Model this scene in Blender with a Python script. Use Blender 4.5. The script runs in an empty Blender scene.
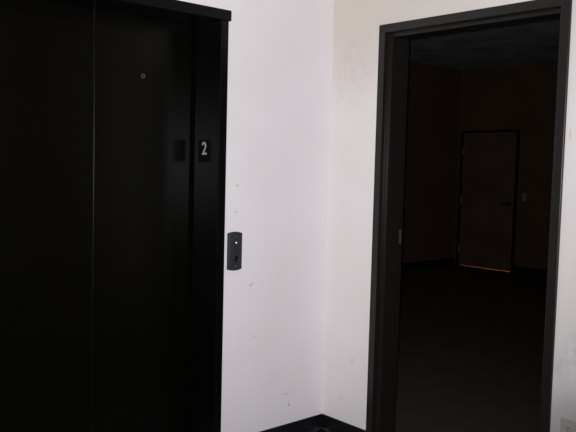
import bpy, bmesh, math
from mathutils import Vector, Matrix

S = bpy.context.scene
COL = S.collection

# ------------------------------------------------------------------ helpers
def box(bm, x0, x1, y0, y1, z0, z1, bev=0.0, seg=2):
    r = bmesh.ops.create_cube(bm, size=1.0)
    vs = r['verts']
    for v in vs:
        v.co = Vector(((x0 + x1) / 2 + v.co.x * (x1 - x0), (y0 + y1) / 2 + v.co.y * (y1 - y0),
                       (z0 + z1) / 2 + v.co.z * (z1 - z0)))
    if bev:
        es = list({e for v in vs for e in v.link_edges})
        bmesh.ops.bevel(bm, geom=es, offset=bev, segments=seg, profile=0.5, affect='EDGES')

def cyl(bm, c, axis, r, h, n=32, r2=None, bev=0.0):
    """cylinder whose base centre is c, running along axis"""
    a = Vector(axis).normalized()
    q = Vector((0, 0, 1)).rotation_difference(a).to_matrix().to_4x4()
    M = Matrix.Translation(Vector(c) + a * h / 2) @ q
    res = bmesh.ops.create_cone(bm, cap_ends=True, segments=n, radius1=r, radius2=r if r2 is None else r2, depth=h, matrix=M)
    if bev:
        es = [e for e in {e for v in res['verts'] for e in v.link_edges} if len(e.link_faces) == 2 and
              any(len(f.verts) > 4 for f in e.link_faces)]
        bmesh.ops.bevel(bm, geom=es, offset=bev, segments=2, profile=0.5, affect='EDGES')

def ring(bm, c, axis, r0, r1, h, n=32):
    a = Vector(axis).normalized()
    q = Vector((0, 0, 1)).rotation_difference(a).to_matrix()
    prof = [(r0, 0), (r1, 0), (r1, h * .8), (r1 - (r1 - r0) * .3, h), (r0 + (r1 - r0) * .3, h), (r0, h * .8)]
    rows = []
    for i in range(n):
        t = 2 * math.pi * i / n
        rows.append([bm.verts.new(Vector(c) + q @ Vector((p * math.cos(t), p * math.sin(t), z))) for p, z in prof])
    for i in range(n):
        A, B = rows[i], rows[(i + 1) % n]
        for k in range(len(prof)):
            k2 = (k + 1) % len(prof)
            bm.faces.new((A[k], B[k], B[k2], A[k2]))

def prism(bm, pts, a0, a1, axis, place):
    """extrude a 2-D outline between a0 and a1; place(u, v, a) -> xyz"""
    lo = [bm.verts.new(place(u, v, a0)) for u, v in pts]
    hi = [bm.verts.new(place(u, v, a1)) for u, v in pts]
    n = len(pts)
    bm.faces.new(lo); bm.faces.new(hi[::-1])
    for i in range(n):
        bm.faces.new((lo[i], hi[i], hi[(i + 1) % n], lo[(i + 1) % n]))

def obj(name, bm, mat, parent=None, smooth=False, bev=0.0):
    bmesh.ops.recalc_face_normals(bm, faces=bm.faces[:])
    me = bpy.data.meshes.new(name)
    bm.to_mesh(me); bm.free()
    me.materials.append(mat)
    if smooth:
        for p in me.polygons: p.use_smooth = True
    o = bpy.data.objects.new(name, me)
    COL.objects.link(o)
    if smooth:
        me.set_sharp_from_angle(angle=math.radians(35))
    if bev:
        m = o.modifiers.new('bevel', 'BEVEL'); m.width = bev; m.segments = 2; m.limit_method = 'ANGLE'
        m.angle_limit = math.radians(40)
    if parent: put(o, parent)
    return o

def put(o, parent):
    o.parent = parent
    o.matrix_parent_inverse = Matrix.Translation(-Vector(parent.location))

def tag(o, label, cat, kind=None, group=None):
    o['label'] = label; o['category'] = cat
    if kind: o['kind'] = kind
    if group: o['group'] = group
    return o

def root(name, loc, label, cat, kind=None, group=None):
    o = bpy.data.objects.new(name, None)
    o.empty_display_size = .05
    COL.objects.link(o); o.location = loc
    return tag(o, label, cat, kind, group)

# ------------------------------------------------------------------ materials
def mat(name, col, rough=.5, spec=.5, metal=0.0, bump=None, vary=None, sheen=0):
    m = bpy.data.materials.new(name); m.use_nodes = True
    nt = m.node_tree; N = nt.nodes; L = nt.links
    b = N['Principled BSDF']
    b.inputs['Base Color'].default_value = (*col, 1)
    b.inputs['Roughness'].default_value = rough
    b.inputs['Specular IOR Level'].default_value = spec
    b.inputs['Metallic'].default_value = metal
    tc = N.new('ShaderNodeTexCoord')
    if vary:
        scale, amt = vary
        n = N.new('ShaderNodeTexNoise'); n.inputs['Scale'].default_value = scale; n.inputs['Detail'].default_value = 6
        r = N.new('ShaderNodeMapRange'); r.inputs['To Min'].default_value = 1 - amt; r.inputs['To Max'].default_value = 1 + amt
        r.inputs['From Min'].default_value = .3; r.inputs['From Max'].default_value = .7
        x = N.new('ShaderNodeMix'); x.data_type = 'RGBA'; x.blend_type = 'MULTIPLY'; x.inputs[0].default_value = 1
        x.inputs[6].default_value = (*col, 1)
        L.new(tc.outputs['Object'], n.inputs['Vector']); L.new(n.outputs['Fac'], r.inputs['Value'])
        L.new(r.outputs['Result'], x.inputs[7]); L.new(x.outputs[2], b.inputs['Base Color'])
    if bump:
        scale, st, dist = bump[:3]
        n = N.new('ShaderNodeTexNoise'); n.inputs['Scale'].default_value = scale; n.inputs['Detail'].default_value = 4
        bp = N.new('ShaderNodeBump'); bp.inputs['Strength'].default_value = st; bp.inputs['Distance'].default_value = dist
        if len(bump) > 3:
            mp = N.new('ShaderNodeMapping'); mp.inputs['Scale'].default_value = bump[3]
            L.new(tc.outputs['Object'], mp.inputs['Vector']); L.new(mp.outputs['Vector'], n.inputs['Vector'])
        else:
            L.new(tc.outputs['Object'], n.inputs['Vector'])
        L.new(n.outputs['Fac'], bp.inputs['Height']); L.new(bp.outputs['Normal'], b.inputs['Normal'])
    return m

def painted_wall(name, col, marks):
    """white paint over lightly textured drywall; marks and painted-in light: (centre, radii, colour, strength, ragged)"""
    m = mat(name, col, rough=.62, spec=.25, bump=(70, .22, .004))
    nt = m.node_tree; N = nt.nodes; L = nt.links; b = N['Principled BSDF']
    tc = next(n for n in N if n.type == 'TEX_COORD')
    big = N.new('ShaderNodeTexNoise'); big.inputs['Scale'].default_value = 2.2; big.inputs['Detail'].default_value = 5
    L.new(tc.outputs['Object'], big.inputs['Vector'])
    rg = N.new('ShaderNodeMapRange'); rg.inputs['From Min'].default_value = .3; rg.inputs['From Max'].default_value = .7
    L.new(big.outputs['Fac'], rg.inputs['Value'])
    x = N.new('ShaderNodeMix'); x.data_type = 'RGBA'
    x.inputs[6].default_value = (*col, 1); x.inputs[7].default_value = (col[0] * .95, col[1] * .945, col[2] * .93, 1)
    L.new(rg.outputs['Result'], x.inputs[0])
    cur = x.outputs[2]
    rag = N.new('ShaderNodeTexNoise'); rag.inputs['Scale'].default_value = 22; rag.inputs['Detail'].default_value = 6
    rag.inputs['Roughness'].default_value = .7
    L.new(tc.outputs['Object'], rag.inputs['Vector'])
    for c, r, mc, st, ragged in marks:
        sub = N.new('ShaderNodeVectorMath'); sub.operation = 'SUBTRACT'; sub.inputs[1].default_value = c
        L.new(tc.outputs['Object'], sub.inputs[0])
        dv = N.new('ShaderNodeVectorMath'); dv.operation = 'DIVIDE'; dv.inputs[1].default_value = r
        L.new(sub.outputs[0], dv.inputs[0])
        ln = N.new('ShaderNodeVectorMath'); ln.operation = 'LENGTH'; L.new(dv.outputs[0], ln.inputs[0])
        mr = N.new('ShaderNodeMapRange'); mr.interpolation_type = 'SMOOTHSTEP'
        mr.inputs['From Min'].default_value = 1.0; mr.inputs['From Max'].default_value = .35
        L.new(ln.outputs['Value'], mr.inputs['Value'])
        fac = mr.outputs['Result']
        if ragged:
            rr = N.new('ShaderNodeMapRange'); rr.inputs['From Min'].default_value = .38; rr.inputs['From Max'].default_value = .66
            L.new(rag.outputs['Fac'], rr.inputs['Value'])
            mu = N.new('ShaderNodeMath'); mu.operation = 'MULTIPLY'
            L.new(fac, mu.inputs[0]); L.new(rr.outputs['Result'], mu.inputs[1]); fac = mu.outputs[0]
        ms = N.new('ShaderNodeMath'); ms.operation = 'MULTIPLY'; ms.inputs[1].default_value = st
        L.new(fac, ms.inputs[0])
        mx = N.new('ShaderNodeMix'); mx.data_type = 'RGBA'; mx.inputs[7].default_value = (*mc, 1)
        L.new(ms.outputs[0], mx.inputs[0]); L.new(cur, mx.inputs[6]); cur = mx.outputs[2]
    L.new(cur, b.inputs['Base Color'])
    return m

TAN = (.42, .35, .29); PINK = (.50, .33, .32); GREY = (.33, .33, .33)
WHITE = (.78, .745, .775)
M_wallL = painted_wall('white_paint_elevator_wall', WHITE, [
    ((-.637, 0, 1.390), (.017, .1, .007), TAN, .55, False),
    ((-.646, 0, 1.258), (.016, .1, .009), TAN, .35, False),
    ((-.541, 0, .880), (.016, .1, .009), PINK, .50, False),
    ((-.530, 0, .889), (.012, .1, .010), PINK, .45, False),
    ((-.506, 0, .610), (.014, .1, .009), PINK, .30, False),
    ((-.256, 0, .204), (.009, .1, .013), GREY, .75, False),
    ((-.278, 0, .266), (.018, .1, .008), TAN, .40, False),
    ((-.38, 0, .36), (.10, .1, .06), TAN, .08, True),
])
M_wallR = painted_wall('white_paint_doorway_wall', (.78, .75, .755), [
    ((0, -.35, 2.50), (.1, 1.3, .80), (.56, .51, .43), .60, False),  # warm cast over the upper wall, painted in as soft beige
    ((0, -.14, 1.98), (.1, .20, .26), (.48, .40, .35), .24, True),
    ((0, -.217, .450), (.1, .025, .028), TAN, .40, True),
    ((0, -.136, .225), (.1, .05, .02), TAN, .20, True),
    ((0, -1.391, 1.650), (.1, .007, .035), (.62, .42, .32), .45, False),
    ((0, -1.45, .765), (.1, .07, .10), GREY, .35, True),
    ((0, -1.409, .674), (.1, .05, .08), GREY, .28, True),
    ((0, -1.47, .38), (.1, .20, .30), GREY, .62, False),  # flash falloff painted in grey around the outlet, together with some dirt
])
M_plain = painted_wall('white_paint_lobby', WHITE, [])
M_elev = mat('black_elevator_enamel', (.0016, .0016, .0017), rough=.30, spec=.19, bump=(9, .25, .0004, (14, 14, .5)))
M_elevp = mat('black_elevator_door_enamel', (.0014, .0013, .0010), rough=.26, spec=.175, bump=(9, .25, .0003, (14, 14, .5)))
M_frame = mat('dark_brown_door_frame_paint', (.0120, .0094, .0090), rough=.30, spec=.36, bump=(60, .1, .001))
M_base = mat('black_rubber_baseboard', (.0030, .0030, .0045), rough=.28, spec=.42)
M_floor = mat('grey_lobby_floor', (.16, .155, .15), rough=.35, spec=.4, vary=(14, .3))
M_carpet = mat('dark_brown_carpet', (.072, .060, .045), rough=.95, spec=.05, bump=(260, .6, .004), vary=(7, .12))
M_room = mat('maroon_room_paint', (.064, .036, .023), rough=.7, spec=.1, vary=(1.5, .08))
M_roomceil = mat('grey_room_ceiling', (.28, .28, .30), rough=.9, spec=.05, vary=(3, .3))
M_lceil = mat('lobby_ceiling_paint', (.7, .69, .67), rough=.9, spec=.1)
M_plate = mat('black_sign_plate', (.0025, .0025, .0030), rough=.6, spec=.15)
M_num = mat('silver_grey_numeral', (.33, .33, .335), rough=.5, spec=.3)
M_call = mat('charcoal_call_plate', (.028, .028, .031), rough=.55, spec=.2)
M_button = mat('black_call_button', (.006, .006, .008), rough=.3, spec=.5)
M_steel = mat('dull_steel', (.35, .35, .34), rough=.40, metal=1)
M_screw = mat('dark_steel_screw', (.22, .22, .22), rough=.45, metal=.8)
M_keyring = mat('grey_key_escutcheon', (.048, .048, .045), rough=.6, spec=.3)
M_hole = mat('black_key_barrel', (.003, .003, .003), rough=.6, spec=.2)
M_strike = mat('worn_steel_strike', (.055, .053, .050), rough=.6, metal=.2)
M_outlet = mat('grey_outlet_plastic', (.36, .36, .34), rough=.45, spec=.4)
M_slot = mat('black_slot', (.01, .01, .01), rough=.7)
M_rdoor = mat('brown_wood_room_door', (.064, .040, .028), rough=.6, spec=.1, vary=(4, .12))
M_rframe = mat('black_room_door_frame', (.010, .007, .006), rough=.5, spec=.1)
M_rbase = mat('black_room_baseboard', (.004, .004, .004), rough=.6, spec=.1)
M_switch = mat('ivory_switch_plastic', (.13, .12, .105), rough=.5, spec=.2)
M_hinge = mat('steel_hinge', (.09, .09, .085), rough=.5, metal=.3)
M_dlever = mat('dark_lever', (.008, .008, .008), rough=.4)
M_led = mat('white_call_light', (.85, .85, .85), rough=.4)
nt = M_led.node_tree; pb = nt.nodes['Principled BSDF']
pb.inputs['Emission Color'].default_value = (1, 1, 1, 1); pb.inputs['Emission Strength'].default_value = .55

# ------------------------------------------------------------------ the shell
HC = 2.75          # lobby ceiling
XL, YN = -4.4, -4.8
EX0, EX1 = -1.862, -.752      # hole of the elevator entrance in the wall
HT = 2.192
# elevator wall (y = 0 .. .17)
bm = bmesh.new()
box(bm, XL, EX0, 0, .17, 0, HC); box(bm, EX1, .15, 0, .17, 0, HC); box(bm, EX0, EX1, 0, .17, HT, HC)
tag(obj('wall_left', bm, M_wallL), 'white painted wall between the black elevator entrance and the room corner', 'wall', 'structure')
# doorway wall (x = 0 .. .15)
DY0, DY1, DH = -1.355, -.366, 2.198
YE = -4.8
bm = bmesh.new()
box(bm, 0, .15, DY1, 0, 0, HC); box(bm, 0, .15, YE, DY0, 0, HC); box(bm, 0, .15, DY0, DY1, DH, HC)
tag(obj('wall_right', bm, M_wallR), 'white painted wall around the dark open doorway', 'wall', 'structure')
bm = bmesh.new(); box(bm, XL - .15, XL, YN, .17, 0, HC)
tag(obj('wall_side', bm, M_plain), 'white painted lobby wall behind the camera, opposite the doorway', 'wall', 'structure')
bm = bmesh.new(); box(bm, XL - .15, .15, YN - .15, YN, 0, HC)
tag(obj('wall_back', bm, M_plain), 'white painted lobby wall behind the camera, opposite the elevator', 'wall', 'structure')
bm = bmesh.new(); box(bm, XL - .15, .075, YN - .15, .17, -.1, 0)
tag(obj('floor', bm, M_floor), 'grey lobby floor in front of the elevator', 'floor', 'structure')
bm = bmesh.new(); box(bm, XL - .15, .15, YN - .15, .17, HC, HC + .1)
tag(obj('ceiling', bm, M_lceil), 'white lobby ceiling above the elevator entrance', 'ceiling', 'structure')

def base_run(name, pieces, m, label):
    bm = bmesh.new()
    sec = [(0, .1), (-.003, .1), (-.0045, .0985), (-.005, .03), (-.0065, .019), (-.0105, .010), (-.016, .005), (-.022, .002), (-.022, 0), (0, 0)]
    for x0, x1, y0, y1 in pieces:
        if x1 - x0 > y1 - y0: prism(bm, sec, x0, x1, 'x', lambda u, v, a: (a, u, v))
        else: prism(bm, sec, y0, y1, 'y', lambda u, v, a: (u, a, v))
    return tag(obj(name, bm, m, smooth=True), label, 'baseboard', 'structure')
base_run('baseboard_left', [(-.7235, 0, -.010, 0)], M_base, 'black baseboard under the white wall beside the elevator')
base_run('baseboard_right', [(-.010, 0, -.3425, 0)], M_base, 'short black baseboard between the room corner and the doorway')
base_run('baseboard_near', [(-.010, 0, YE, -1.3725)], M_base, 'black baseboard below the grey outlet past the doorway')

# ------------------------------------------------------------------ elevator entrance
JX = -.769; LX = -1.845; YD = .208
ent = root('door_1', (-1.307, 0, 0), 'black steel elevator entrance with two closed sliding panels', 'elevator door', 'structure')
for side, (xi, xo) in (('r', (JX, -.7240)), ('l', (LX, -1.8900))):
    bm = bmesh.new()
    # L-shaped steel jamb: face on the wall, reveal running back to the panels
    s = 1 if side == 'r' else -1
    pts = [(xi, -.020), (xo, -.020), (xo, 0), (xi + s * .016, 0), (xi + s * .016, .186), (xi, .186)]
    prism(bm, pts, 0, 2.176, 'z', lambda u, v, a: (u, v, a))
    obj('side_jamb', bm, M_elev, ent, bev=.0022)
bm = bmesh.new()
pts = [(-.027, 2.176), (-.027, 2.226), (0, 2.226), (0, 2.189), (.186, 2.189), (.186, 2.176)]
prism(bm, pts, -1.9, -.7135, 'x', lambda u, v, a: (a, u, v))
# the soffit must end at the reveals inside the wall
for v in bm.verts:
    if v.co.y > -.001 and v.co.z < 2.195:
        v.co.x = min(max(v.co.x, EX0 + .002), EX1 - .002)
obj('header', bm, M_elev, ent, bev=.0022)
SEAM = -1.307
for k, (x0, x1) in enumerate(((EX0 - .03, SEAM - .0025), (SEAM + .0025, JX + .03))):
    bm = bmesh.new()
    box(bm, x0, x1, YD, YD + .030, .010, 2.21, bev=.0016)
    pnl = obj('door_panel', bm, M_elevp, ent)
    if k == 1:
        pnl['label'] = 'right sliding elevator panel with a round key hole'
        bm = bmesh.new(); ring(bm, (-1.054, YD + .001, 1.901), (0, -1, 0), .0055, .0115, .004)
        obj('key_hole_ring', bm, M_keyring, pnl, smooth=True)
        bm = bmesh.new(); cyl(bm, (-1.054, YD + .001, 1.901), (0, -1, 0), .0056, .0022)
        obj('key_barrel', bm, M_hole, pnl)
    else:
        pnl['label'] = 'left sliding elevator panel'
bm = bmesh.new()
box(bm, SEAM - .0024, SEAM + .0024, YD + .006, YD + .024, .012, 2.18)
obj('door_seal', bm, M_hole, ent)
bm = bmesh.new()
box(bm, LX, JX, -.015, .30, -.01, .008)
for gy in (.215, .225): box(bm, LX, JX, gy, gy + .004, .008, .0095)
obj('sill', bm, M_steel, ent)
# blank shaft wall behind the panels
bm = bmesh.new()
box(bm, EX0 - .25, EX1 + .2, .34, .40, 0, HC)
for xa, xb in ((EX0 - .25, EX0 - .20), (EX1 + .15, EX1 + .20)): box(bm, xa, xb, .17, .34, 0, HC)
tag(obj('wall_shaft', bm, M_hole), 'black shaft wall behind the elevator panels', 'wall', 'structure')

# floor number sign on the reveal of the right jamb
sg = root('floor_number_sign', (JX, .0915, 1.556), 'small black plate reading 2 on the elevator side jamb', 'sign')
bm = bmesh.new(); box(bm, JX - .004, JX, .049, .146, 1.5020, 1.6090, bev=.0012)
obj('plate', bm, M_plate, sg)
cu = bpy.data.curves.new('numeral', 'FONT'); cu.body = '2'; cu.size = .088; cu.extrude = .0012
cu.align_x = 'CENTER'; cu.align_y = 'CENTER'; cu.materials.append(M_num); cu.offset = .0012
_t = bpy.data.objects.new('numeral_curve', cu)
_me = bpy.data.meshes.new_from_object(_t)
num = bpy.data.objects.new('numeral', _me); COL.objects.link(num)
bpy.data.objects.remove(_t)
X = Vector((0, -1, 0)); Y = Vector((0, 0, 1)); Z = X.cross(Y)
R = Matrix((X, Y, Z)).transposed().to_4x4()
num.matrix_world = Matrix.Translation((JX - .0046, .0950, 1.565)) @ R @ Matrix.Diagonal((.95, 1, 1, 1))
mw = num.matrix_world.copy()
num.parent = sg; num.matrix_parent_inverse = Matrix.Translation(-Vector(sg.location))
num.matrix_basis = mw
num['label'] = 'silver numeral 2'

# call button station on the wall
PX0, PX1, PZ0, PZ1 = -.694, -.609, .967, 1.161
pc = (PX0 + PX1) / 2
cs = root('call_button_station', (pc, 0, (PZ0 + PZ1) / 2), 'charcoal elevator call plate with bowed ends on the white wall', 'call button')
def arch(inset, n=14, rise=.007):
    x0, x1, z0, z1 = PX0 + inset, PX1 - inset, PZ0 + inset, PZ1 - inset
    w = (x1 - x0) / 2; out = []
    for i in range(n + 1):
        t = i / n * 2 - 1; out.append((pc + t * w, z1 - rise * t * t))
    for i in range(n + 1):
        t = 1 - i / n * 2; out.append((pc + t * w, z0 + rise * t * t))
    return out
bm = bmesh.new()
prev = None
for inset, y in ((0, .002), (0, -.009), (.0015, -.0125), (.005, -.0145)):
    cur = []
    for u, v in arch(inset):
        bow = .0035 * (1 - ((u - pc) / .045) ** 2) if y < -.01 else 0      # face bows out across its width
        cur.append(bm.verts.new((u, y - bow, v)))
    if prev:
        for i in range(len(cur)):
            j = (i + 1) % len(cur); bm.faces.new((prev[i], prev[j], cur[j], cur[i]))
    prev = cur
n = 14
for i in range(n):
    bm.faces.new((cur[i], cur[i + 1], cur[2 * (n + 1) - 2 - i], cur[2 * (n + 1) - 1 - i]))
obj('face_plate', bm, M_call, cs, smooth=True)
bm = bmesh.new(); box(bm, pc - .021, pc + .021, -.0190, -.012, 1.052, 1.092, bev=.002)
obj('inset_panel', bm, mat('charcoal_inset', (.024, .024, .027), rough=.5, spec=.25), cs)
for z in (1.139, .9905):
    bm = bmesh.new(); cyl(bm, (pc, -.0165, z), (0, -1, 0), .0042, .0026, bev=.0006)
    s_ = obj('screw', bm, M_screw, cs, smooth=True)
bm = bmesh.new(); ring(bm, (pc + .001, -.0172, 1.0280), (0, -1, 0), .0125, .0150, .0035)
bt = obj('button_ring', bm, M_button, cs, smooth=True)
bm = bmesh.new(); cyl(bm, (pc + .001, -.0172, 1.0280), (0, -1, 0), .0125, .0028, bev=.001)
obj('call_button', bm, M_button, cs, smooth=True)
bm = bmesh.new(); cyl(bm, (pc, -.0165, 1.1075), (0, -1, 0), .0038, .0030, bev=.001)
q = obj('indicator_light', bm, M_led, cs, smooth=True); q['label'] = 'small white indicator light'

# ------------------------------------------------------------------ doorway frame (hollow metal, double rabbet)
FO0, FO1, FH = -1.3715, -.3430, 2.2190     # outer edges of the face
FW = .043
dw = root('door_2', (0, (FO0 + FO1) / 2, 0), 'dark brown steel frame around the open doorway', 'doorway', 'structure')
D0, D1 = -.014, .180                        # from lobby face to room face
def frame_prof():
    # (u = distance in from the outer edge of the frame, x = depth) a closed hollow-metal section
    return [(0, 0), (0, D0), (FW, D0), (FW, D0 + .038), (FW + .019, D0 + .038), (FW + .019, D1 - .052),
            (FW, D1 - .052), (FW, D1), (0, D1), (0, .15), (.018 + .001, .15), (.018 + .001, 0)]
for yo, s in ((FO1, -1), (FO0, 1)):
    bm = bmesh.new()
    prism(bm, frame_prof(), 0, FH - .002, 'z', lambda u, v, a, yo=yo, s=s: (v, yo + s * u, a))
    for v in bm.verts:                       # mitre the top against the head piece
        if v.co.z > 1:
            v.co.z = FH - abs(v.co.y - yo) * 1.0 - .0004
    obj('side_jamb', bm, M_frame, dw, bev=.0030)
bm = bmesh.new()
prism(bm, frame_prof(), FO0, FO1, 'y', lambda u, v, a: (v, a, FH - u))
for v in bm.verts:
    u = FH - v.co.z
    v.co.y = FO1 - u if v.co.y > -.9 else FO0 + u
obj('header', bm, M_frame, dw, bev=.0030)
# strike plate on the room-side rabbet of the far jamb
ys = FO1 - FW
bm = bmesh.new()
box(bm, .132, .170, ys - .0022, ys, 1.095, 1.170, bev=.0008)
box(bm, .100 + .018, .133, ys - .0045, ys - .0005, 1.108, 1.158, bev=.001)
obj('strike_plate', bm, M_strike, dw)['label'] = 'worn steel strike plate'

# outlet
OY, OZ = -1.452, .417
ol = root('power_outlet', (0, OY, OZ), 'grey duplex power outlet low on the wall past the doorway', 'outlet')
bm = bmesh.new(); box(bm, -.006, 0, OY - .036, OY + .036, OZ - .058, OZ + .058, bev=.003)
obj('cover_plate', bm, M_outlet, ol)
for dz in (.022, -.022):
    bm = bmesh.new(); cyl(bm, (-.005, OY, OZ + dz), (-1, 0, 0), .0168, .0030, n=40, bev=.0008)
    for v in bm.verts: v.co.z = OZ + dz + max(-.0135, min(.0135, v.co.z - OZ - dz))
    r_ = obj('socket', bm, M_outlet, ol, smooth=True)
    bm = bmesh.new()
    box(bm, -.0086, -.0070, OY + .0050, OY + .0080, OZ + dz - .001, OZ + dz + .008)
    box(bm, -.0086, -.0070, OY - .0080, OY - .0050, OZ + dz - .001, OZ + dz + .008)
    cyl(bm, (-.0070, OY, OZ + dz - .0075), (-1, 0, 0), .0028, .0016, n=16)
    obj('slot', bm, M_slot, r_)
bm = bmesh.new(); cyl(bm, (-.0055, OY, OZ), (-1, 0, 0), .003, .002, n=16)
obj('screw', bm, M_screw, ol)

# ------------------------------------------------------------------ the dark room beyond
RX, RY, RZ, RN = 6.66, 3.87, 3.0, -4.8
LY0, LY1, LZ0, LZ1 = 2.872, 3.777, .017, 2.030        # leaf of the far door
bm = bmesh.new()
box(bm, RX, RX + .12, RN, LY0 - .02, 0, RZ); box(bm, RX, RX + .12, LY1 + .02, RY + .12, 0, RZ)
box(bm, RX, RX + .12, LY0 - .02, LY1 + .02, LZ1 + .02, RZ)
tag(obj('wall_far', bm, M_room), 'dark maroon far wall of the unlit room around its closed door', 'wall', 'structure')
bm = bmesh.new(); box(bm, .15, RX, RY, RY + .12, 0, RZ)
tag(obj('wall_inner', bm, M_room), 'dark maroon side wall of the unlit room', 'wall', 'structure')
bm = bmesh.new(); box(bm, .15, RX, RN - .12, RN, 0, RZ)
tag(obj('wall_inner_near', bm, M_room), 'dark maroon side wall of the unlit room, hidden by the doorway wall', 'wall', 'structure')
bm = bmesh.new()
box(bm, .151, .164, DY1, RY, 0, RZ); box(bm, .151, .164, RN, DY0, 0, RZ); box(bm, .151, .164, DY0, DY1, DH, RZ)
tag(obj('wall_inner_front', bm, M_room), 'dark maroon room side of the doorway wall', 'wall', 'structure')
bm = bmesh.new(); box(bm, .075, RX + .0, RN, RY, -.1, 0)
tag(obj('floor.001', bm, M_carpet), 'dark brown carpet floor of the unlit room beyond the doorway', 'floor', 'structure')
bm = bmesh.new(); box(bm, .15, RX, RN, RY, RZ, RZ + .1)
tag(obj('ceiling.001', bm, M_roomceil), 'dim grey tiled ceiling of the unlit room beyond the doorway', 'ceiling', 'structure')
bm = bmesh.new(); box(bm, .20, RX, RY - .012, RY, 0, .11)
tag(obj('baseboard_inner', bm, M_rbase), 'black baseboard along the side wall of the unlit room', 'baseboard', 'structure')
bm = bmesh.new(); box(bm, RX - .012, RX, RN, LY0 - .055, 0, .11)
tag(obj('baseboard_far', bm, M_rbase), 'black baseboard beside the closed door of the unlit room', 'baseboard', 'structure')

fd = root('door_3', (RX, (LY0 + LY1) / 2, 0), 'closed brown door in the far corner of the unlit room', 'door', 'structure')
bm = bmesh.new()
FT = .050
for a, b in ((LY0 - FT, LY0 - .003), (LY1 + .003, LY1 + FT)):
    box(bm, RX - .015, RX + .13, a, b, 0, LZ1 + .003)
box(bm, RX - .015, RX + .13, LY0 - FT, LY1 + FT, LZ1 + .003, LZ1 + FT)
obj('door_frame', bm, M_rframe, fd)
bm = bmesh.new(); box(bm, RX - .008, RX + .036, LY0, LY1, LZ0, LZ1, bev=.002)
leaf = obj('door_leaf', bm, M_rdoor, fd)
for z in (1.76, 1.02, .26):
    bm = bmesh.new(); cyl(bm, (RX - .018, LY1 + .001, z - .05), (0, 0, 1), .009, .10, n=20)
    box(bm, RX - .0095, RX - .007, LY1 - .028, LY1, z - .05, z + .05)
    obj('hinge', bm, M_hinge, fd, smooth=True)
bm = bmesh.new()
hy, hz = LY0 + .07, 1.0
cyl(bm, (RX - .007, hy, hz), (-1, 0, 0), .032, .010)
cyl(bm, (RX - .016, hy, hz), (-1, 0, 0), .010, .045)
box(bm, RX - .066, RX - .050, hy - .012, hy + .10, hz - .014, hz + .014, bev=.004)
obj('lever_handle', bm, M_dlever, fd, smooth=True)

sw = root('light_switch', (RX, 2.707, 1.113), 'small pale light switch beside the closed door of the unlit room', 'light switch')
bm = bmesh.new(); box(bm, RX - .006, RX, 2.672, 2.742, 1.055, 1.171, bev=.002)
obj('cover_plate', bm, M_switch, sw)
bm = bmesh.new(); box(bm, RX - .013, RX - .005, 2.699, 2.715, 1.098, 1.128, bev=.001)
obj('toggle', bm, M_switch, sw)

# lit passage behind the far door, its light shows only under the leaf
bm = bmesh.new(); box(bm, RX, RX + 1.4, 2.2, 4.4, -.1, 0)
tag(obj('floor.002', bm, mat('orange_brown_passage_floor', (.34, .16, .08), rough=.8, spec=.1)), 'orange lit floor strip under the far closed door', 'floor', 'structure')
bm = bmesh.new()
box(bm, RX + 1.4, RX + 1.5, 2.2, 4.4, 0, 2.6); box(bm, RX + .12, RX + 1.5, 2.1, 2.2, 0, 2.6)
box(bm, RX + .12, RX + 1.5, 4.4, 4.5, 0, 2.6); box(bm, RX + .12, RX + 1.5, 2.1, 4.5, 2.6, 2.7)
tag(obj('wall_passage', bm, M_plain), 'passage walls behind the far closed door', 'wall', 'structure')
ld = bpy.data.lights.new('passage_lamp', 'POINT'); ld.energy = 20; ld.color = (1, .62, .35); ld.shadow_soft_size = .12
lo = bpy.data.objects.new('passage_lamp', ld); COL.objects.link(lo); lo.location = (RX + .75, 3.38, 2.2)

# ------------------------------------------------------------------ camera
C = Vector((-2.87364, -2.88254, 1.50336))
yaw, pit, roll, f = math.radians(48.19694), -.0709436, .0252667, 734.355
F = Vector((math.cos(pit) * math.cos(yaw), math.cos(pit) * math.sin(yaw), math.sin(pit)))
Rr = F.cross(Vector((0, 0, 1))).normalized(); U = Rr.cross(F)
R2 = Rr * math.cos(roll) + U * math.sin(roll); U2 = -Rr * math.sin(roll) + U * math.cos(roll)
cd = bpy.data.cameras.new('camera'); cam = bpy.data.objects.new('camera', cd); COL.objects.link(cam)
cd.sensor_fit = 'HORIZONTAL'; cd.sensor_width = 36; cd.lens = f * 36 / 576; cd.clip_start = .05
mw = Matrix((R2, U2, -F)).transposed().to_4x4(); mw.translation = C
cam.matrix_world = mw
S.camera = cam

# ------------------------------------------------------------------ light: the small flash beside the lens lights the lobby
fl = bpy.data.lights.new('camera_flash', 'SPOT')
fl.energy = 480; fl.color = (1.0, .985, 1.0)
fl.shadow_soft_size = .012; fl.spot_size = math.radians(85); fl.spot_blend = 1.0
fo = bpy.data.objects.new('camera_flash', fl); COL.objects.link(fo)
fo.location = C + Vector((0, 0, .006)) - Rr * .012
aim = (F + Vector((0, 0, .13)) - Rr * .06).normalized()
fo.rotation_euler = aim.to_track_quat('-Z', 'Y').to_euler()

w = bpy.data.worlds.new('world'); w.use_nodes = True
w.node_tree.nodes['Background'].inputs['Color'].default_value = (.01, .01, .011, 1)
S.world = w

vs = S.view_settings
vs.view_transform = 'Standard'; vs.look = 'None'; vs.exposure = 0; vs.gamma = 1; vs.use_curve_mapping = False
S.cycles.sample_clamp_indirect = 4
